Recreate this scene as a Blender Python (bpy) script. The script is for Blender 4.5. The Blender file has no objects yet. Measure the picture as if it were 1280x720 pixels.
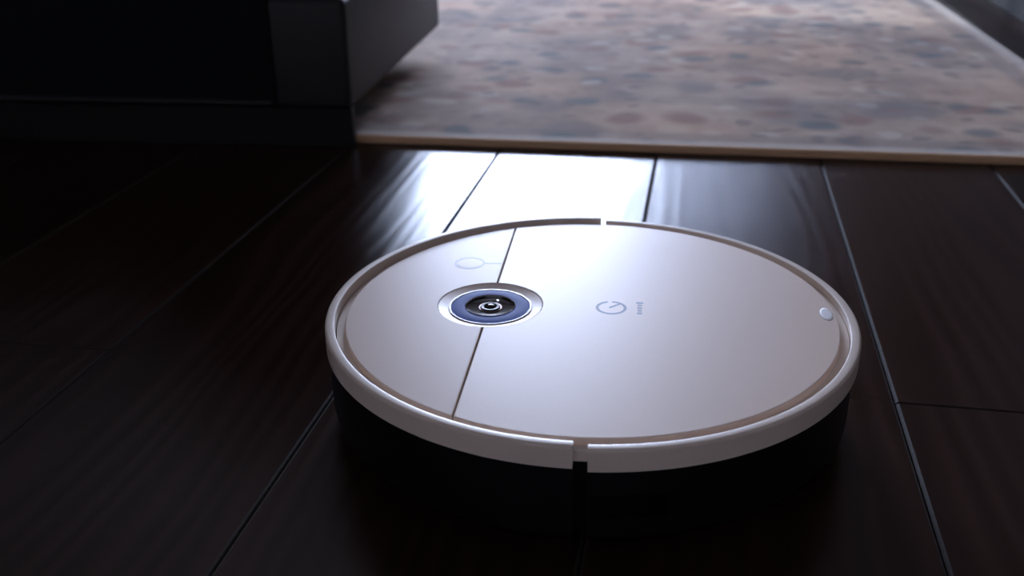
import bpy, bmesh, math, random
from mathutils import Vector, Matrix
random.seed(7)
PI = math.pi
S = bpy.context.scene
C = S.collection

# ---------------------------------------------------------------- camera
CAM_H, F_PX, PITCH, ROLL = 0.3645, 1276.2, 0.4173, -0.0106
cam_d = bpy.data.cameras.new('camera')
cam = bpy.data.objects.new('camera', cam_d)
C.objects.link(cam)
S.camera = cam
fw = Vector((0, math.cos(PITCH), -math.sin(PITCH)))
rt = Vector((1, 0, 0))
up = rt.cross(fw)
r2 = math.cos(ROLL) * rt + math.sin(ROLL) * up
u2 = -math.sin(ROLL) * rt + math.cos(ROLL) * up
cam.matrix_world = Matrix(((r2.x, u2.x, -fw.x, 0), (r2.y, u2.y, -fw.y, 0), (r2.z, u2.z, -fw.z, CAM_H), (0, 0, 0, 1)))
cam_d.sensor_width = 36
cam_d.lens = F_PX / 1280 * 36
cam_d.clip_start = 0.01
cam_d.dof.use_dof = True
cam_d.dof.focus_distance = 0.64
cam_d.dof.aperture_fstop = 7.5

# ---------------------------------------------------------------- sky and exposure
SKY = 76.0
w = bpy.data.worlds.new('sky')
S.world = w
w.use_nodes = True
bg = w.node_tree.nodes['Background']
bg.inputs[0].default_value = (0.63, 0.715, 1.0, 1)
bg.inputs[1].default_value = SKY
S.view_settings.view_transform = 'Standard'
S.view_settings.look = 'None'
S.view_settings.exposure = 0.0
S.view_settings.gamma = 1.0
S.view_settings.use_curve_mapping = False
S.cycles.use_denoising = True
S.cycles.max_bounces = 10

ROOM_A = 0.1862                       # the room's depth axis, measured clockwise from the view direction
ROT = -ROOM_A
def W(u, v, z=0.0, a=ROOM_A):         # room coordinates to world
    return Vector((u * math.cos(a) + v * math.sin(a), -u * math.sin(a) + v * math.cos(a), z))
PW, POFF = 0.1962, -0.4409            # plank width and joint offset
U0, U1, V0, V1, ZC = POFF - 10 * PW, POFF + 9 * PW, -1.6, 5.0, 2.4
WU0, WU1, WZ0, WZ1 = -1.95, 0.32, 0.62, 1.72    # the window opening

pl = bpy.data.lights.new('window_daylight', 'AREA')
pl.shape = 'RECTANGLE'
pl.size, pl.size_y = WU1 - WU0, WZ1 - WZ0
pl.cycles.is_portal = True
plo = bpy.data.objects.new('window_daylight', pl)
C.objects.link(plo)
plo.location = W((WU0 + WU1) / 2, V1 + 0.12, (WZ0 + WZ1) / 2)
plo.rotation_euler = (-PI / 2, 0, ROT)          # shines into the room

sun_d = bpy.data.lights.new('sun', 'SUN')
sun_d.energy = 3.4
sun_d.angle = math.radians(0.9)
sun_d.color = (0.80, 0.87, 1.0)
sun = bpy.data.objects.new('sun', sun_d)
C.objects.link(sun)
sun.rotation_euler = W(2.02, -2.95, -1.67).to_track_quat('-Z', 'Y').to_euler()

# ---------------------------------------------------------------- helpers
def new_mat(name):
    m = bpy.data.materials.new(name)
    m.use_nodes = True
    return m, m.node_tree.nodes, m.node_tree.links, m.node_tree.nodes['Principled BSDF']
def mat(name, col, rough=0.5, metal=0.0, spec=0.5, coat=0.0, coat_r=0.1, bump=0.0, bscale=400.0):
    m, n, l, b = new_mat(name)
    b.inputs['Base Color'].default_value = (*col, 1)
    b.inputs['Roughness'].default_value = rough
    b.inputs['Metallic'].default_value = metal
    b.inputs['Specular IOR Level'].default_value = spec
    b.inputs['Coat Weight'].default_value = coat
    b.inputs['Specular IOR Level'].default_value = 0.31
    b.inputs['Coat Roughness'].default_value = coat_r
    if bump:
        tc = n.new('ShaderNodeTexCoord'); nz = n.new('ShaderNodeTexNoise'); bp = n.new('ShaderNodeBump')
        nz.inputs['Scale'].default_value = bscale
        nz.inputs['Detail'].default_value = 3
        bp.inputs['Strength'].default_value = bump
        bp.inputs['Distance'].default_value = 0.001
        l.new(tc.outputs['Object'], nz.inputs['Vector']); l.new(nz.outputs['Fac'], bp.inputs['Height'])
        l.new(bp.outputs['Normal'], b.inputs['Normal'])
    return m
def node(n, t, **kw):
    x = n.new(t)
    for k, v in kw.items():
        if k in x.inputs.keys(): x.inputs[k].default_value = v
        else: setattr(x, k, v)
    return x
def ramp(n, stops, interp='LINEAR'):
    r = n.new('ShaderNodeValToRGB')
    r.color_ramp.interpolation = interp
    e = r.color_ramp.elements
    while len(e) < len(stops): e.new(0.5)
    for i, (p, c) in enumerate(stops):
        e[i].position = p
        e[i].color = (*c, 1) if len(c) == 3 else c
    return r
def mixc(n, l, fac, a, b, mode='MIX'):
    x = n.new('ShaderNodeMix'); x.data_type = 'RGBA'; x.blend_type = mode
    for s, v in ((0, fac), (6, a), (7, b)):
        if hasattr(v, 'is_linked'): l.new(v, x.inputs[s])
        else: x.inputs[s].default_value = v if s == 0 else (*v, 1)
    return x.outputs[2]

def link(name, me, m=None, parent=None, smooth=False):
    if m and not me.materials: me.materials.append(m)
    o = bpy.data.objects.new(name, me)
    C.objects.link(o)
    o.parent = parent
    if smooth:
        for p in me.polygons: p.use_smooth = True
    return o
def mesh(name, verts, faces):
    me = bpy.data.meshes.new(name)
    me.from_pydata([tuple(v) for v in verts], [], faces)
    bm = bmesh.new(); bm.from_mesh(me)
    bmesh.ops.recalc_face_normals(bm, faces=bm.faces[:])
    bm.to_mesh(me); bm.free()
    return me
def box(bm, x0, x1, y0, y1, z0, z1, bev=0.0, seg=3):
    r = bmesh.ops.create_cube(bm, size=1)
    for v in r['verts']:
        v.co = Vector((x0 + (v.co.x + .5) * (x1 - x0), y0 + (v.co.y + .5) * (y1 - y0), z0 + (v.co.z + .5) * (z1 - z0)))
    if bev:
        es = list({e for v in r['verts'] for e in v.link_edges})
        bmesh.ops.bevel(bm, geom=es, offset=bev, segments=seg, affect='EDGES', profile=0.5, clamp_overlap=True)
def boxes(name, bl, m, parent=None, smooth=False):
    bm = bmesh.new()
    for b in bl: box(bm, *b)
    me = bpy.data.meshes.new(name); bm.to_mesh(me); bm.free()
    o = link(name, me, m, parent, smooth)
    if smooth: auto(o)
    return o
def auto(o, ang=0.6):
    me = o.data
    for p in me.polygons: p.use_smooth = True
    bm = bmesh.new(); bm.from_mesh(me)
    for e in bm.edges:
        if len(e.link_faces) == 2 and e.calc_face_angle(0) > ang: e.smooth = False
    bm.to_mesh(me); bm.free()
def lathe(name, prof, m, parent, a0=0.0, a1=2 * PI, n=128, closed_prof=False, loc=(0, 0, 0), caps=True):
    """revolve (r, z) profile about z; an open arc gets flat end caps when the profile is closed"""
    full = abs(a1 - a0 - 2 * PI) < 1e-6
    cnt = n if full else n + 1
    vs, fs = [], []
    k = len(prof)
    for i in range(cnt):
        t = a0 + (a1 - a0) * i / n
        for r, z in prof: vs.append((r * math.cos(t), r * math.sin(t), z))
    for i in range(n):
        j = (i + 1) % cnt
        for q in range(k if closed_prof else k - 1):
            q2 = (q + 1) % k
            fs.append((i * k + q, j * k + q, j * k + q2, i * k + q2))
    if closed_prof and not full and caps:
        fs.append(tuple(range(k))); fs.append(tuple(reversed(range(n * k, n * k + k))))
    me = mesh(name, vs, fs)
    bm = bmesh.new(); bm.from_mesh(me)
    bmesh.ops.remove_doubles(bm, verts=bm.verts[:], dist=1e-7)
    bmesh.ops.recalc_face_normals(bm, faces=bm.faces[:])
    bm.to_mesh(me); bm.free()
    o = link(name, me, m, parent)
    o.location = loc
    auto(o, 0.5)
    return o
def plate(name, outline, z0, z1, bev, m, parent):
    """flat-topped solid over a simple counter-clockwise outline with a small rounded top edge"""
    n = len(outline)
    def off(d):
        r = []
        for i in range(n):
            p0, p1, p2 = Vector(outline[i - 1]), Vector(outline[i]), Vector(outline[(i + 1) % n])
            e1, e2 = (p1 - p0).normalized(), (p2 - p1).normalized()
            n1, n2 = Vector((-e1.y, e1.x)), Vector((-e2.y, e2.x))
            nn = (n1 + n2).normalized()
            r.append(p1 + nn * (d / max(0.5, nn.dot(n1))))
        return r
    vs, fs, rows = [], [], []
    for d, z in ((0, z0), (0, z1 - bev), (bev * .3, z1 - bev * .3), (bev, z1)):
        rows.append(len(vs)); vs += [(p.x, p.y, z) for p in off(d)]
    for a, b in zip(rows, rows[1:]):
        for i in range(n):
            j = (i + 1) % n
            fs.append((a + i, a + j, b + j, b + i))
    fs.append(tuple(range(rows[-1], rows[-1] + n)))
    fs.append(tuple(reversed(range(n))))
    me = bpy.data.meshes.new(name); me.from_pydata(vs, [], fs)
    o = link(name, me, m, parent)
    auto(o, 0.2)
    o.data.polygons[len(fs) - 2].use_smooth = False
    return o
def empty(name, loc, rz=0.0):
    o = bpy.data.objects.new(name, None); C.objects.link(o)
    o.location = loc; o.rotation_euler = (0, 0, rz); o.empty_display_size = 0.05
    return o
def tag(o, label, cat, group=None):
    o['label'] = label; o['category'] = cat
    if group: o['group'] = group
    return o
def struct(o, label=None):
    o['kind'] = 'structure'
    if label: o['label'] = label
    return o
def roomed(o, z=0.0):
    o.rotation_euler = (0, 0, ROT); o.location = (0, 0, z)
    return o

# ---------------------------------------------------------------- surface materials
def wood_mat():
    m, n, l, b = new_mat('dark_stained_wood')
    tc = n.new('ShaderNodeTexCoord'); oi = n.new('ShaderNodeObjectInfo')
    sh = node(n, 'ShaderNodeVectorMath', operation='SCALE'); sh.inputs[0].default_value = (13.7, 41.3, 7.1)
    l.new(oi.outputs['Random'], sh.inputs['Scale'])
    ad = node(n, 'ShaderNodeVectorMath', operation='ADD')
    l.new(tc.outputs['Object'], ad.inputs[0]); l.new(sh.outputs[0], ad.inputs[1])
    # long cathedral grain
    mp = n.new('ShaderNodeMapping'); mp.inputs['Scale'].default_value = (1, 0.13, 1)
    l.new(ad.outputs[0], mp.inputs[0])
    dn = node(n, 'ShaderNodeTexNoise', Scale=9.0, Detail=2.0)
    l.new(mp.outputs[0], dn.inputs['Vector'])
    ds = node(n, 'ShaderNodeVectorMath', operation='SCALE'); ds.inputs['Scale'].default_value = 0.16
    l.new(dn.outputs['Color'], ds.inputs[0])
    da = node(n, 'ShaderNodeVectorMath', operation='ADD')
    l.new(mp.outputs[0], da.inputs[0]); l.new(ds.outputs[0], da.inputs[1])
    wv = node(n, 'ShaderNodeTexWave', Scale=13.0, Distortion=1.4, Detail=2.0)
    wv.bands_direction = 'X'; wv.inputs['Detail Scale'].default_value = 1.5
    l.new(da.outputs[0], wv.inputs['Vector'])
    # fine pores
    mp2 = n.new('ShaderNodeMapping'); mp2.inputs['Scale'].default_value = (1, 0.03, 1)
    l.new(ad.outputs[0], mp2.inputs[0])
    fn = node(n, 'ShaderNodeTexNoise', Scale=260.0, Detail=3.0)
    l.new(mp2.outputs[0], fn.inputs['Vector'])
    # broad unevenness
    bn = node(n, 'ShaderNodeTexNoise', Scale=7.0, Detail=2.0)
    l.new(ad.outputs[0], bn.inputs['Vector'])
    cr = ramp(n, [(0.0, (0.019, 0.0086, 0.0062)), (0.6, (0.024, 0.011, 0.008)), (1.0, (0.030, 0.014, 0.0105))])
    l.new(wv.outputs['Fac'], cr.inputs['Fac'])
    tint = ramp(n, [(0, (0.75, 0.75, 0.75)), (1, (1.25, 1.2, 1.2))])
    l.new(oi.outputs['Random'], tint.inputs['Fac'])
    col = mixc(n, l, 1.0, cr.outputs[0], tint.outputs[0], 'MULTIPLY')
    n.remove(b)
    df = n.new('ShaderNodeBsdfDiffuse'); l.new(col, df.inputs['Color'])
    gl = n.new('ShaderNodeBsdfGlossy'); gl.distribution = 'BECKMANN'
    fr = n.new('ShaderNodeFresnel'); fr.inputs['IOR'].default_value = 1.31
    mx = n.new('ShaderNodeMixShader')
    l.new(fr.outputs[0], mx.inputs[0]); l.new(df.outputs[0], mx.inputs[1]); l.new(gl.outputs[0], mx.inputs[2])
    l.new(mx.outputs[0], n['Material Output'].inputs[0])
    rr = ramp(n, [(0.25, (0.27, 0.27, 0.27)), (0.8, (0.34, 0.34, 0.34))])
    l.new(bn.outputs['Fac'], rr.inputs['Fac'])
    l.new(rr.outputs[0], gl.inputs['Roughness'])
    b1 = node(n, 'ShaderNodeBump', Strength=0.20, Distance=0.0005)
    b2 = node(n, 'ShaderNodeBump', Strength=0.08, Distance=0.0003)
    l.new(wv.outputs['Fac'], b1.inputs['Height']); l.new(fn.outputs['Fac'], b2.inputs['Height'])
    l.new(b1.outputs[0], b2.inputs['Normal']); l.new(b2.outputs[0], df.inputs['Normal']); l.new(b2.outputs[0], gl.inputs['Normal']); l.new(b2.outputs[0], fr.inputs['Normal'])
    return m
WOOD = wood_mat()
WORN = mat('worn_plank_edge', (0.030, 0.023, 0.019), 0.85, spec=0.10, bump=0.4, bscale=300)
GAPM = mat('plank_joint_dark', (0.006, 0.005, 0.005), 0.9, bump=0.3)
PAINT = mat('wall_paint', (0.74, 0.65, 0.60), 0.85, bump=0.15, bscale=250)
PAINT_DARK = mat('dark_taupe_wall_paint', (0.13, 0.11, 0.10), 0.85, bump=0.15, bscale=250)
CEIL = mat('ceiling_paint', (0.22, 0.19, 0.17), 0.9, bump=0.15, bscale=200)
TRIM = mat('white_trim_paint', (0.62, 0.61, 0.6), 0.45, bump=0.05)

# ---------------------------------------------------------------- floor of planks
fl = struct(roomed(boxes('floor', [(U0, U1, V0, V1, -0.06, -0.009)], GAPM)), 'dark stained plank floor')
_pm = {}
def plank_mesh(L):
    L = round(L, 3)
    if L not in _pm:
        g, bv, d = 0.0004, 0.0020, 0.012
        x, y = PW / 2 - g, L / 2 - g
        vs = []
        for i, z in ((0, -d), (0, -bv), (bv * .35, -bv * .35), (bv, 0)):
            vs += [(-x + i, -y + i * .5, z), (x - i, -y + i * .5, z), (x - i, y - i * .5, z), (-x + i, y - i * .5, z)]
        fs = []
        for r in range(3):
            for k in range(4):
                fs.append((r * 4 + k, r * 4 + (k + 1) % 4, r * 4 + 4 + (k + 1) % 4, r * 4 + 4 + k))
        fs.append((12, 13, 14, 15)); fs.append((3, 2, 1, 0))
        me = bpy.data.meshes.new('plank'); me.from_pydata(vs, [], fs); me.materials.append(WOOD); me.materials.append(WORN)
        for i in range(4, 12): me.polygons[i].material_index = 1
        _pm[L] = me
    return _pm[L]
JOINT = {-1: 0.64, 3: 0.657, 0: -0.25, 1: 2.35, 2: -0.9, 4: 2.05}
for k in range(-10, 9):
    LEN = 2.6
    j0 = JOINT.get(k, V0 + (k * 0.83) % LEN)
    cuts = [V0] + sorted(v for v in (j0 + i * LEN for i in range(-3, 4)) if V0 + 0.08 < v < V1 - 0.08) + [V1]
    for a, b in zip(cuts, cuts[1:]):
        o = link('plank', plank_mesh(b - a), None, fl)
        o.location = (POFF + PW * (k + 0.5), (a + b) / 2, 0)

# ---------------------------------------------------------------- room shell
T = 0.22
struct(roomed(boxes('wall_back', [(U0 - T, WU0, V1, V1 + T, -0.06, ZC), (WU1, U1 + T, V1, V1 + T, -0.06, ZC),
                                  (WU0, WU1, V1, V1 + T, -0.06, WZ0), (WU0, WU1, V1, V1 + T, WZ1, ZC)], PAINT)), 'plain painted wall holding the window')
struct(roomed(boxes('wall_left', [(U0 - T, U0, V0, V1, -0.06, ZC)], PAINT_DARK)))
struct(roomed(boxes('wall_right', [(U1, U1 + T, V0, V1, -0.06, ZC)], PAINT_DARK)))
struct(roomed(boxes('wall_front', [(U0 - T, U1 + T, V0 - T, V0, -0.06, ZC)], PAINT)))
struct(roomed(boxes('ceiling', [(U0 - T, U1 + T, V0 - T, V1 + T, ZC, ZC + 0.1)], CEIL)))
for nm, b in (('baseboard_back', (U0 + .016, U1 - .016, V1 - 0.016, V1, 0.0, 0.09, 0.004, 2)),
              ('baseboard_left', (U0, U0 + 0.016, V0, V1, 0.0, 0.09, 0.004, 2)),
              ('baseboard_right', (U1 - 0.016, U1, V0, V1, 0.0, 0.09, 0.004, 2))):
    struct(roomed(boxes(nm, [b], TRIM)))

# window: frame, mullions, panes, sill
win = struct(empty('window_1', (0, 0, 0), ROT), 'wide bright window in the far wall')
fwid = 0.05
boxes('window_frame', [(WU0, WU1, V1 + .05, V1 + .11, WZ0, WZ0 + fwid), (WU0, WU1, V1 + .05, V1 + .11, WZ1 - fwid, WZ1),
                       (WU0, WU0 + fwid, V1 + .05, V1 + .11, WZ0 + fwid, WZ1 - fwid), (WU1 - fwid, WU1, V1 + .05, V1 + .11, WZ0 + fwid, WZ1 - fwid)], TRIM, win)
nb = 3
bw = (WU1 - WU0 - 2 * fwid) / nb
for i in range(1, nb):
    x = WU0 + fwid + bw * i
    boxes('mullion', [(x - .014, x + .014, V1 + .055, V1 + .105, WZ0 + fwid, WZ1 - fwid, .003, 2)], TRIM, win)
def glass_mat():
    m, n, l, b = new_mat('window_glass')
    n.remove(b)
    t = n.new('ShaderNodeBsdfTransparent'); g = n.new('ShaderNodeBsdfGlossy'); x = n.new('ShaderNodeMixShader')
    t.inputs[0].default_value = (0.97, 0.985, 0.98, 1)
    g.inputs['Roughness'].default_value = 0.02
    x.inputs[0].default_value = 0.07
    l.new(t.outputs[0], x.inputs[1]); l.new(g.outputs[0], x.inputs[2]); l.new(x.outputs[0], n['Material Output'].inputs[0])
    return m
GLASS = glass_mat()
for i in range(nb):
    x = WU0 + fwid + bw * i
    boxes('pane', [(x + .014, x + bw - .014, V1 + .078, V1 + .082, WZ0 + fwid, WZ1 - fwid)], GLASS, win)
boxes('window_sill', [(WU0 - .05, WU1 + .05, V1 - .05, V1 + .05, WZ0 - .03, WZ0, .006, 2)], TRIM, win)

# sheer curtain drawn over the right part of the window
def sheer_mat():
    m, n, l, b = new_mat('sheer_curtain_fabric')
    n.remove(b)
    tc = n.new('ShaderNodeTexCoord')
    wv = node(n, 'ShaderNodeTexNoise', Scale=60.0)
    l.new(tc.outputs['Object'], wv.inputs['Vector'])
    cr = ramp(n, [(0.3, (0.55, 0.56, 0.6)), (0.7, (0.62, 0.63, 0.67))]); l.new(wv.outputs['Fac'], cr.inputs['Fac'])
    t = n.new('ShaderNodeBsdfTransparent'); tl = n.new('ShaderNodeBsdfTranslucent'); d = n.new('ShaderNodeBsdfDiffuse')
    l.new(cr.outputs[0], tl.inputs['Color']); l.new(cr.outputs[0], d.inputs['Color'])
    x1 = n.new('ShaderNodeMixShader'); x2 = n.new('ShaderNodeMixShader')
    x1.inputs[0].default_value = 0.86; x2.inputs[0].default_value = 0.975
    l.new(tl.outputs[0], x1.inputs[1]); l.new(d.outputs[0], x1.inputs[2])
    l.new(t.outputs[0], x2.inputs[1]); l.new(x1.outputs[0], x2.inputs[2])
    l.new(x2.outputs[0], n['Material Output'].inputs[0])
    return m
SHEER = sheer_mat()
ROD = mat('dark_bronze_metal', (0.05, 0.04, 0.035), 0.4, 0.8)
def curtain(u0, u1, z0, z1, label):
    e = empty('curtain', W((u0 + u1) / 2, V1 - 0.09, 0), ROT)
    vs, fs = [], []
    nx, nz = 72, 6
    for i in range(nx + 1):
        x = (i / nx - .5) * (u1 - u0)
        for j in range(nz + 1):
            z = z0 + (z1 - z0) * j / nz
            a = 0.022 * (1.15 - 0.35 * j / nz)
            vs.append((x, a * math.sin(x * 2 * PI / 0.085 + 0.3 * math.sin(7 * x)), z))
    for i in range(nx):
        for j in range(nz):
            q = i * (nz + 1) + j
            fs.append((q, q + nz + 1, q + nz + 2, q + 1))
    o = link('fabric', mesh('fabric', vs, fs), SHEER, e, True)
    boxes('hem', [(-(u1 - u0) / 2, (u1 - u0) / 2, -.024, .024, z0 - .004, z0, .0015, 1)], SHEER, e)
    tag(e, label, 'curtain')
curtain(-0.34, 0.46, 0.012, 1.93, 'sheer pale curtain gathered at one side of the window')
rod = empty('curtain_rod', W(0, V1 - 0.09, 1.945), ROT)
bm = bmesh.new()
bmesh.ops.create_cone(bm, segments=16, radius1=.011, radius2=.011, depth=WU1 - WU0 + .5, cap_ends=True,
                      matrix=Matrix.Translation(((WU0 + WU1) / 2, 0, 0)) @ Matrix.Rotation(PI / 2, 4, 'Y'))
me = bpy.data.meshes.new('rod'); bm.to_mesh(me); bm.free()
auto(link('rod', me, ROD, rod))
for x in (WU0 - .2, WU1 + .2):
    boxes('bracket', [(x - .012, x + .012, 0, .09, -.02, .02, .003, 2)], ROD, rod)
tag(rod, 'thin dark metal curtain rod above the window', 'curtain rod')

# ---------------------------------------------------------------- rug
RUG_A = 0.159
RV0, RV1, RU0, RU1, RZ = 1.246, 3.05, -0.62, 0.581, 0.010
def rug_mat():
    m, n, l, b = new_mat('faded_oriental_pile')
    tc = n.new('ShaderNodeTexCoord')
    sep = n.new('ShaderNodeSeparateXYZ'); l.new(tc.outputs['Object'], sep.inputs[0])
    wn = node(n, 'ShaderNodeTexNoise', Scale=9.0, Detail=2.0); l.new(tc.outputs['Object'], wn.inputs['Vector'])
    ws = node(n, 'ShaderNodeVectorMath', operation='SCALE'); ws.inputs['Scale'].default_value = 0.06
    l.new(wn.outputs['Color'], ws.inputs[0])
    wa = node(n, 'ShaderNodeVectorMath', operation='ADD'); l.new(tc.outputs['Object'], wa.inputs[0]); l.new(ws.outputs[0], wa.inputs[1])
    # worn ground
    gn = node(n, 'ShaderNodeTexNoise', Scale=5.0, Detail=6.0, Roughness=0.65); l.new(wa.outputs[0], gn.inputs['Vector'])
    gr = ramp(n, [(0.30, (0.24, 0.17, 0.14)), (0.48, (0.42, 0.315, 0.25)), (0.66, (0.56, 0.44, 0.36))])
    l.new(gn.outputs['Fac'], gr.inputs['Fac'])
    col = gr.outputs[0]
    def blots(scale, lo, hi, c, amt, seed):
        nonlocal col
        mp = n.new('ShaderNodeMapping'); mp.inputs['Location'].default_value = (seed, seed * 1.7, 0)
        l.new(wa.outputs[0], mp.inputs[0])
        v = node(n, 'ShaderNodeTexVoronoi', Scale=scale); l.new(mp.outputs[0], v.inputs['Vector'])
        r = ramp(n, [(lo, (amt, amt, amt)), (hi, (0, 0, 0))]); l.new(v.outputs['Distance'], r.inputs['Fac'])
        # only some of the cells carry the motif
        s2 = n.new('ShaderNodeSeparateColor'); l.new(v.outputs['Color'], s2.inputs[0])
        g = node(n, 'ShaderNodeMath', operation='GREATER_THAN'); g.inputs[1].default_value = 0.45; l.new(s2.outputs[0], g.inputs[0])
        q = node(n, 'ShaderNodeMath', operation='MULTIPLY'); l.new(r.outputs[0], q.inputs[0]); l.new(g.outputs[0], q.inputs[1])
        col = mixc(n, l, q.outputs[0], col, c)
    blots(6.5, 0.25, 0.42, (0.19, 0.165, 0.16), 0.72, 1.3)
    blots(11.0, 0.22, 0.40, (0.24, 0.12, 0.10), 0.75, 4.1)
    blots(12.0, 0.20, 0.36, (0.085, 0.115, 0.135), 0.72, 7.7)
    blots(15.0, 0.20, 0.34, (0.55, 0.47, 0.40), 0.65, 9.2)
    blots(24.0, 0.20, 0.34, (0.14, 0.11, 0.11), 0.62, 12.9)
    bgn = node(n, 'ShaderNodeTexNoise', Scale=2.6, Detail=3.0); l.new(tc.outputs['Object'], bgn.inputs['Vector'])
    tr = ramp(n, [(0.36, (0.84, 0.84, 0.86)), (0.50, (0.95, 0.88, 0.80)), (0.64, (0.96, 0.80, 0.66))])
    l.new(bgn.outputs['Fac'], tr.inputs['Fac'])
    col = mixc(n, l, 0.9, col, tr.outputs[0], 'MULTIPLY')
    # border bands: distance from the nearest edge
    def edge(out, lo, hi):
        a = node(n, 'ShaderNodeMath', operation='SUBTRACT'); l.new(out, a.inputs[0]); a.inputs[1].default_value = lo
        c = node(n, 'ShaderNodeMath', operation='SUBTRACT'); c.inputs[0].default_value = hi; l.new(out, c.inputs[1])
        q = node(n, 'ShaderNodeMath', operation='MINIMUM'); l.new(a.outputs[0], q.inputs[0]); l.new(c.outputs[0], q.inputs[1])
        return q.outputs[0]
    mn = node(n, 'ShaderNodeMath', operation='MINIMUM')
    l.new(edge(sep.outputs[0], 0, RU1 - RU0), mn.inputs[0]); l.new(edge(sep.outputs[1], 0, RV1 - RV0), mn.inputs[1])
    br = ramp(n, [(0.0, (0, 0, 0)), (0.02, (0.0, 0, 0)), (0.035, (.35, .35, .35)), (0.055, (.35, .35, .35)), (0.065, (0, 0, 0)),
                  (0.215, (0, 0, 0)), (0.225, (.22, .22, .22)), (0.26, (.18, .18, .18)), (0.275, (0, 0, 0))])
    l.new(mn.outputs[0], br.inputs['Fac'])
    col = mixc(n, l, br.outputs[0], col, (0.115, 0.11, 0.12))
    cb = ramp(n, [(0.0, (0.9, 0.9, 0.9)), (0.016, (0.8, 0.8, 0.8)), (0.03, (0, 0, 0))])
    l.new(mn.outputs[0], cb.inputs['Fac'])
    col = mixc(n, l, cb.outputs[0], col, (0.50, 0.44, 0.39))
    l.new(col, b.inputs['Base Color'])
    b.inputs['Roughness'].default_value = 0.95
    b.inputs['Specular IOR Level'].default_value = 0.1
    b.inputs['Sheen Weight'].default_value = 0.10
    b.inputs['Sheen Roughness'].default_value = 0.5
    fn = node(n, 'ShaderNodeTexNoise', Scale=500.0, Detail=2.0); l.new(tc.outputs['Object'], fn.inputs['Vector'])
    bp = node(n, 'ShaderNodeBump', Strength=0.6, Distance=0.0015); l.new(fn.outputs['Fac'], bp.inputs['Height'])
    l.new(bp.outputs[0], b.inputs['Normal'])
    return m
rug = empty('rug', W(RU0, RV0, 0, RUG_A), -RUG_A)
boxes('pile', [(0.004, RU1 - RU0 - 0.004, 0.004, RV1 - RV0 - 0.004, 0.001, RZ, 0.0025, 3)], rug_mat(), rug)
CREAM = mat('cream_rug_selvedge', (0.46, 0.40, 0.35), 0.9, spec=0.15, bump=0.6, bscale=700)
BIND = mat('tan_rug_binding', (0.72, 0.46, 0.27), 0.9, spec=0.15, bump=0.6, bscale=700)
x1, y1 = RU1 - RU0, RV1 - RV0
for b in ((0, x1, -.0015, .006), (0, x1, y1 - .006, y1 + .0015), (-.0015, .006, .006, y1 - .006), (x1 - .006, x1 + .0015, .006, y1 - .006)):
    o = boxes('binding', [(b[0], b[1], b[2], b[3], 0.0, RZ + .0008, .003, 4)], BIND if b[1] - b[0] > .5 else CREAM, rug, True)
tag(rug, 'faded cream rug with worn oriental motifs and tan bound edge', 'rug')

# ---------------------------------------------------------------- sofa
def leather_mat():
    m, n, l, b = new_mat('black_leather')
    tc = n.new('ShaderNodeTexCoord')
    v = node(n, 'ShaderNodeTexVoronoi', Scale=320.0); l.new(tc.outputs['Object'], v.inputs['Vector'])
    nz = node(n, 'ShaderNodeTexNoise', Scale=6.0, Detail=3.0); l.new(tc.outputs['Object'], nz.inputs['Vector'])
    cr = ramp(n, [(0.3, (0.011, 0.011, 0.013)), (0.7, (0.017, 0.017, 0.020))]); l.new(nz.outputs['Fac'], cr.inputs['Fac'])
    l.new(cr.outputs[0], b.inputs['Base Color'])
    b.inputs['Roughness'].default_value = 0.5
    b.inputs['Specular IOR Level'].default_value = 0.4
    bp = node(n, 'ShaderNodeBump', Strength=0.25, Distance=0.0008); l.new(v.outputs['Distance'], bp.inputs['Height'])
    l.new(bp.outputs[0], b.inputs['Normal'])
    return m
LEATHER = leather_mat()
LEGM = mat('black_lacquered_wood', (0.003, 0.003, 0.003), 0.6, spec=0.1)
DARKF = mat('dull_black_fabric', (0.0035, 0.0045, 0.005), 0.9, spec=0.1, bump=0.4, bscale=600)
SA = 0.121
SW, SD = 1.55, 0.615
sofa = empty('sofa', (-0.199, 1.262, 0), -SA)
boxes('base', [(-SW, 0, 0, SD, 0.05, 0.187, 0.010, 4)], LEATHER, sofa, True)
boxes('front_panel', [(-SW + .10, -0.094, -0.006, 0.05, 0.054, 0.24, 0.006, 3)], DARKF, sofa, True)
def arm(x0, x1, over):
    bm = bmesh.new()
    box(bm, x0, x1, 0.0, SD - .01, 0.185, 0.46, 0.02, 4)
    a = boxes('arm', [], LEATHER, sofa)
    me = a.data
    bm.to_mesh(me); bm.free()
    auto(a)
    c0, c1 = x0 + min(over, 0), x1 + max(over, 0)
    boxes('arm_roll', [(c0, c1, -0.004, SD - .006, 0.27, 0.60, 0.09, 6)], LEATHER, a, True)
arm(-0.30, -0.093, 0.085)
arm(-SW + .093, -SW + .30, -0.085)
boxes('backrest', [(-SW + .302, -0.302, SD - .16, SD, 0.187, 0.80, 0.03, 4)], LEATHER, sofa, True)
cw = (SW - .302 * 2) / 2
for i in range(2):
    boxes('seat_cushion', [(-SW + .304 + i * cw, -SW + .300 + (i + 1) * cw, 0.052, SD - .162, 0.19, 0.42, 0.035, 4)], LEATHER, sofa, True)
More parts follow.
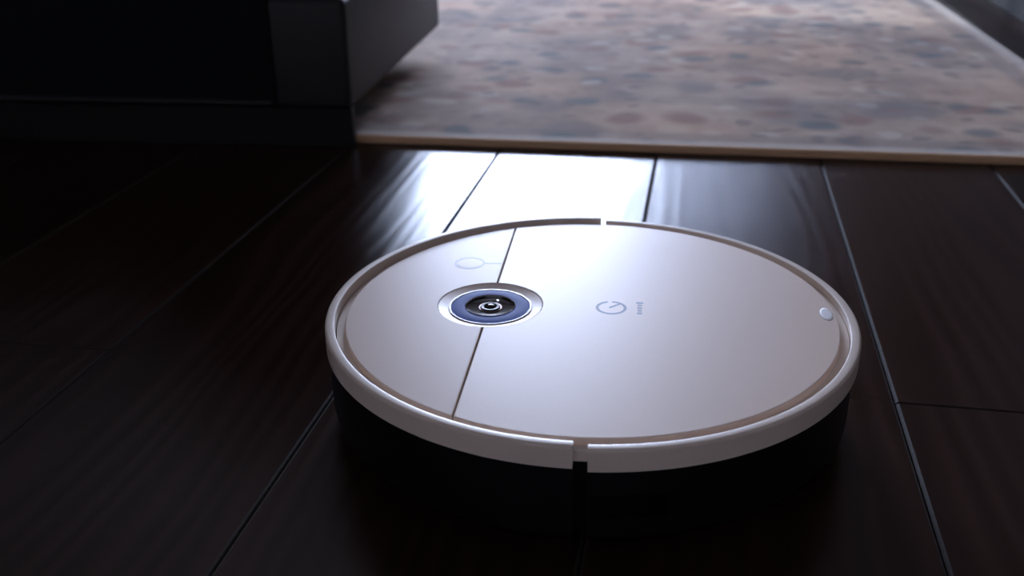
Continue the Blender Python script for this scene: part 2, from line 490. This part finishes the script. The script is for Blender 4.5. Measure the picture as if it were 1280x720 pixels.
def tube(name, pts, r, m, parent, seg=8):
    cu = bpy.data.curves.new(name, 'CURVE'); cu.dimensions = '3D'
    sp = cu.splines.new('POLY'); sp.points.add(len(pts) - 1)
    for q, p in zip(sp.points, pts): q.co = (*p, 1)
    cu.bevel_depth = r; cu.bevel_resolution = 3; cu.use_fill_caps = True
    t = bpy.data.objects.new(name, cu); C.objects.link(t)
    dg = bpy.context.evaluated_depsgraph_get(); dg.update()
    me = bpy.data.meshes.new_from_object(t.evaluated_get(dg))
    bpy.data.objects.remove(t); bpy.data.curves.remove(cu)
    me.materials.clear()
    return link(name, me, m, parent, True)
tube('piping', [(-SW + .10, -0.006, 0.060), (-0.10, -0.006, 0.060)], 0.0035, LEATHER, sofa)
boxes('plinth', [(-SW + .03, -0.002, 0.006, 0.020, 0.0, 0.052, .001, 1)], LEGM, sofa)
boxes('support', [(-SW + .03, -0.17, 0.06, SD - .10, RZ + .002, 0.052, .002, 2)], LEGM, sofa)
for y in (0.06, SD - .2):
    boxes('foot', [(-SW + .05, -SW + .11, y, y + .06, 0.0, RZ + .003, .001, 1)], LEGM, sofa)
tag(sofa, 'black leather sofa on a recessed black plinth at the corner of the rug', 'sofa')

# ---------------------------------------------------------------- cabinet beyond the rug's far side edge
BLK = mat('black_matt_laminate', (0.005, 0.005, 0.006), 1.0, spec=0.02)
cab = empty('low_cabinet', W(0.648, 1.55), ROT)
CL, CD, CH = 1.5, 0.42, 0.48
boxes('plinth', [(0.0, CD, 0.0, CL, 0.0, 0.05, .002, 2)], BLK, cab)
boxes('body', [(0.004, CD, 0.0, CL, 0.05, CH - .02, .003, 2)], BLK, cab)
boxes('top', [(-.012, CD, -.008, CL + .008, CH - .02, CH, .003, 2)], BLK, cab)
for i in range(3):
    d = boxes('door', [(-.012, .004, i * CL / 3 + .003, (i + 1) * CL / 3 - .003, .056, CH - .026, .002, 2)], BLK, cab)
    yh = i * CL / 3 + CL / 6
    boxes('handle', [(-.026, -.012, yh - .06, yh + .06, CH - .07, CH - .06, .003, 2)], ROD, d)
tag(cab, 'low black cabinet standing on the bare floor beside the rug', 'cabinet')

# ---------------------------------------------------------------- robot vacuum
RX, RY, RA = 0.0516, 0.6217, 0.126
bot = empty('robot_vacuum', (RX, RY, 0), -RA)
tag(bot, 'round white and black robot vacuum cleaner with a blue-ringed camera on the lid', 'robot vacuum')
def pearl(name, col, rough, coat):
    m, n, l, b = new_mat(name)
    tc = n.new('ShaderNodeTexCoord')
    v = node(n, 'ShaderNodeTexNoise', Scale=1500.0, Detail=1.0); l.new(tc.outputs['Object'], v.inputs['Vector'])
    cr = ramp(n, [(0.35, tuple(c * .97 for c in col)), (0.65, col)]); l.new(v.outputs['Fac'], cr.inputs['Fac'])
    l.new(cr.outputs[0], b.inputs['Base Color'])
    b.inputs['Roughness'].default_value = rough
    b.inputs['Coat Weight'].default_value = coat
    b.inputs['Specular IOR Level'].default_value = 0.31
    b.inputs['Coat Roughness'].default_value = 0.3
    return m
COVER = pearl('satin_white_plastic', (0.85, 0.68, 0.57), 0.42, 0.0)
COVER.node_tree.nodes['Principled BSDF'].inputs['Specular IOR Level'].default_value = 0.17
LID = pearl('pearl_white_plastic', (0.87, 0.69, 0.57), 0.41, 0.0)
RING = pearl('champagne_white_plastic', (0.80, 0.68, 0.58), 0.34, 0.0)
BODY = mat('black_plastic', (0.004, 0.004, 0.005), 0.42, spec=0.35, bump=0.08, bscale=900)
RUBBER = mat('black_rubber', (0.008, 0.008, 0.008), 0.8, bump=0.3)
R0 = 0.175
GX = 0.003                     # the split between bumper and rear half
ZT = 0.0735                    # lid top
# lower body and bumper
lathe('body', [(0, .010), (.150, .010), (.164, .014), (.168, .022), (.168, .064), (.166, .0675), (0, .0675)], BODY, bot, n=160)
ga = math.asin(0.0022 / R0)
cx = GX / R0
aL0, aL1 = PI / 2 - cx + ga, 3 * PI / 2 + cx - ga          # left (bumper) half
aR0, aR1 = -PI / 2 + cx + ga + .020, PI / 2 - cx - ga             # right half
lathe('bumper', [(.1685, .0135), (.1725, .0175), (.1735, .024), (.1735, .0605), (.1685, .0605)], BODY, bot, aL0, aL1, 120, True)
lathe('rear_shell', [(.1685, .0135), (.1715, .0175), (.1722, .024), (.1722, .0595), (.1685, .0595)], BODY, bot, aR0, aR1, 120, True)
# white ring in two halves
def ring_prof(zb, zt, ro, ri, rd):
    p = [(ri, zb), (ro, zb)]
    for i in range(7):
        t = i / 6 * PI / 2
        p.append((ro - rd + rd * math.cos(t), zt - rd + rd * math.sin(t)))
    r3 = .0008
    for i in range(4):
        t = PI / 2 + i / 3 * PI / 2
        p.append((ri + r3 + r3 * math.cos(t), zt - r3 + r3 * math.sin(t)))
    return p
lathe('rim', ring_prof(.0625, .0760, .1752, .1688, .0020), RING, bot, aL0, aL1, 128, True)
lathe('rim', ring_prof(.0607, .0741, .1748, .1684, .0020), RING, bot, aR0, aR1, 128, True)
lathe('rim_joint', [(.1690, .0655), (.1722, .0655), (.1722, .0715), (.1690, .0725)], RING, bot, -PI / 2 + cx - .03, -PI / 2 + cx + .05, 12, True)
# groove between rim and lid
lathe('groove', [(.150, .0688), (.1680, .0688), (.1680, .0640), (.150, .0640)], RING, bot, n=160, closed_prof=True)
# lid: two panels meeting at a straight seam that runs through the camera
CX, CY, CR = -0.067, 0.0, 0.0355
LR, hg = 0.1622, 0.0004
def panel(side):
    xs = CX + side * hg
    pts = []
    a_s = math.acos(xs / LR)
    h = math.acos((side * hg) / CR)
    if side > 0:
        N = 120
        pts += [(LR * math.cos(-a_s + 2 * a_s * i / N), LR * math.sin(-a_s + 2 * a_s * i / N)) for i in range(N + 1)]
        N = 40                   # down the seam and around the hole's right half
        pts += [(CX + CR * math.cos(h - 2 * h * i / N), CY + CR * math.sin(h - 2 * h * i / N)) for i in range(N + 1)]
    else:
        N = 90
        pts += [(LR * math.cos(a_s + (2 * PI - 2 * a_s) * i / N), LR * math.sin(a_s + (2 * PI - 2 * a_s) * i / N)) for i in range(N + 1)]
        N = 40                   # up the seam and around the hole's left half
        pts += [(CX + CR * math.cos(-h - (2 * PI - 2 * h) * i / N), CY + CR * math.sin(-h - (2 * PI - 2 * h) * i / N)) for i in range(N + 1)]
    return pts
lidR = plate('lid', panel(1), .0676, ZT, .0007, LID, bot)
lidL = plate('front_cover', panel(-1), .0676, ZT, .0007, COVER, bot)
TILT = 0.010                     # the front cover falls away slightly from the seam
for v in lidL.data.vertices:
    if v.co.z > .070: v.co.z -= (CX - v.co.x) * TILT
SEAM = mat('dark_seam', (0.12, 0.10, 0.10), 0.8)
boxes('seam', [(CX - .0012, CX + .0012, -.147, .147, .0676, .0702)], SEAM, bot)
# camera recess and module
cl = (CX, CY, 0)
lathe('recess', [(.0276, .0714), (.0292, .0715), (.0353, ZT - .0003), (.0353, .0676), (.0276, .0676)], LID, bot, n=96, closed_prof=True, loc=cl)
rec = [o for o in bot.children if o.name == 'recess'][0]
for v in rec.data.vertices:
    if v.co.z > ZT - .001 and v.co.x < 0: v.co.z += v.co.x * TILT
HOUS = mat('black_lens_housing', (0.006, 0.005, 0.006), 0.45, spec=0.25)
CHROME = mat('polished_silver', (0.72, 0.73, 0.76), 0.16, 1.0)
def blue_mat():
    m, n, l, b = new_mat('blue_lacquer')
    tc = n.new('ShaderNodeTexCoord')
    nz = node(n, 'ShaderNodeTexNoise', Scale=900.0); l.new(tc.outputs['Object'], nz.inputs['Vector'])
    cr = ramp(n, [(0.3, (0.045, 0.105, 0.44)), (0.7, (0.055, 0.12, 0.48))]); l.new(nz.outputs['Fac'], cr.inputs['Fac'])
    l.new(cr.outputs[0], b.inputs['Base Color'])
    b.inputs['Roughness'].default_value = 0.5
    b.inputs['Specular IOR Level'].default_value = 0.03
    return m
LENSG = mat('dark_lens_glass', (0.006, 0.003, 0.003), 0.08, spec=0.35)
camm = lathe('camera_module', [(0, .0690), (.0280, .0690), (.0280, .0676), (0, .0676)], HOUS, bot, n=64, loc=cl)
lathe('outer_ring', [(.0266, .0690), (.0284, .0690), (.0284, .0717), (.0281, .0721), (.0270, .0721), (.0266, .0718)], CHROME, camm, n=96, closed_prof=True)
lathe('blue_ring', [(.0171, .0690), (.0266, .0690), (.0266, .0717), (.0255, .0719), (.0180, .0724), (.0171, .0722)], blue_mat(), camm, n=96, closed_prof=True)
lathe('inner_ring', [(.0163, .0690), (.0172, .0690), (.0172, .0726), (.0168, .0728), (.0163, .0724)], CHROME, camm, n=96, closed_prof=True)
lathe('lens_cover', [(0, .0707), (.010, .0708), (.0163, .0712), (.0163, .0695), (0, .0695)], LENSG, camm, n=64)
lens = lathe('lens_barrel', [(.0040, .0706), (.0068, .0706), (.0068, .0716), (.0062, .0720), (.0048, .0719), (.0040, .0712)], HOUS, camm, n=48, closed_prof=True)
lathe('lens_trim', [(.0070, .0707), (.0078, .0707), (.0078, .0712), (.0070, .0712)], mat('copper_brown_ring', (0.20, 0.12, 0.10), 0.35, 0.7), camm, n=48, closed_prof=True)
dome = [(.0046 * math.sin(t), .0700 + .0030 * math.cos(t)) for t in [PI / 2 * i / 10 for i in range(11)]]
lathe('lens', dome, LENSG, camm, n=40)
lathe('sensor_dot', [(0, .0716), (.0007, .0715), (.0009, .0708), (0, .0708)], CHROME, camm, n=16, loc=(.0035, .0105, 0))
# engraved key outline on the front cover
MARK = mat('grey_print', (0.30, 0.30, 0.35), 0.5)
BX, BY = -0.0925, 0.0705
EMB = pearl('pearl_white_emboss', (0.56, 0.50, 0.50), 0.45, 0.0)
def on_cover(o, cx0=0.0):        # lay a flat mark onto the sloping cover
    for v in o.data.vertices: v.co.z += (v.co.x + cx0 - CX) * TILT
on_cover(lathe('button', [(.0000, ZT - .0004), (.0000, ZT + .00015), (.0070, ZT + .00015), (.0090, ZT + .0001), (.0094, ZT - .0004)], COVER, bot, n=48, loc=(BX, BY, 0)), BX)
on_cover(lathe('button_outline', [(.0101, ZT - .0004), (.0101, ZT + .0001), (.0112, ZT + .0001), (.0112, ZT - .0004)], EMB, bot, n=48, closed_prof=True, loc=(BX, BY, 0)), BX)
on_cover(boxes('engraved_line', [(BX + .0111, CX - .0012, BY + .0006, BY + .0016, ZT - .0004, ZT + .0001)], EMB, bot))
# printed mark on the lid: open circle with an inward stroke, and tiny lettering beside it
EX, EY, ER = 0.0148, 0.0021, 0.0094
zp = ZT + .00006
g0, g1 = math.radians(88), math.radians(88 + 18)
lathe('printed_emblem', [(ER - .0010, ZT - .0003), (ER + .0010, ZT - .0003), (ER + .0010, zp), (ER - .0010, zp)], MARK, bot, g1, g0 + 2 * PI, 80, True, loc=(EX, EY, 0))
p0, p1 = Vector((.0058, .0068)), Vector((-.0012, -.0002))
d = (p1 - p0).normalized(); q = Vector((-d.y, d.x)) * .0009
plate('printed_stroke', [(EX + v.x, EY + v.y) for v in (p0 - q, p1 - q, p1 + q, p0 + q)], ZT - .0003, zp, .00002, MARK, bot)
MARK2 = mat('faint_grey_print', (0.40, 0.385, 0.41), 0.5)
for i in range(5):                # too small to read: five strokes in a column
    y = 0.0115 - i * .0041
    wd = .0026 if i == 0 else (.0016, .0019, .0015, .0018)[i - 1]
    boxes('printed_letter', [(.0340 - wd, .0340 + wd * .8, y - .0014, y + .0014, ZT - .0003, zp)], MARK2, bot)
# oval finger notch at the lid's edge, its window glint painted white
tab = lathe('finger_notch_glint', [(0, .0004), (.5, .0004), (.85, .0003), (.97, .0001), (1, -.0004)], pearl('painted_glint_white', (0.95, 0.93, 0.93), 0.5, 0.0), bot, n=40, loc=(.1562, .0060, ZT))
tab.scale = (.0042, .0100, 1)
# sensor window and underside
lathe('sensor_window', [(.1723, .030), (.1731, .030), (.1731, .044), (.1723, .044)], LENSG, bot, -PI / 2 + .06, -PI / 2 + .30, 16, True)
for s in (-1, 1):
    bm = bmesh.new()
    bmesh.ops.create_cone(bm, segments=40, radius1=.030, radius2=.030, depth=.018, cap_ends=True, matrix=Matrix.Translation((.02, s * .11, .030)) @ Matrix.Rotation(PI / 2, 4, 'X'))
    me = bpy.data.meshes.new('wheel'); bm.to_mesh(me); bm.free()
    auto(link('wheel', me, RUBBER, bot))
bm = bmesh.new()
bmesh.ops.create_cone(bm, segments=32, radius1=.012, radius2=.012, depth=.016, cap_ends=True, matrix=Matrix.Translation((-.12, 0, .012)) @ Matrix.Rotation(PI / 2, 4, 'X'))
me = bpy.data.meshes.new('caster'); bm.to_mesh(me); bm.free()
auto(link('caster', me, RUBBER, bot))
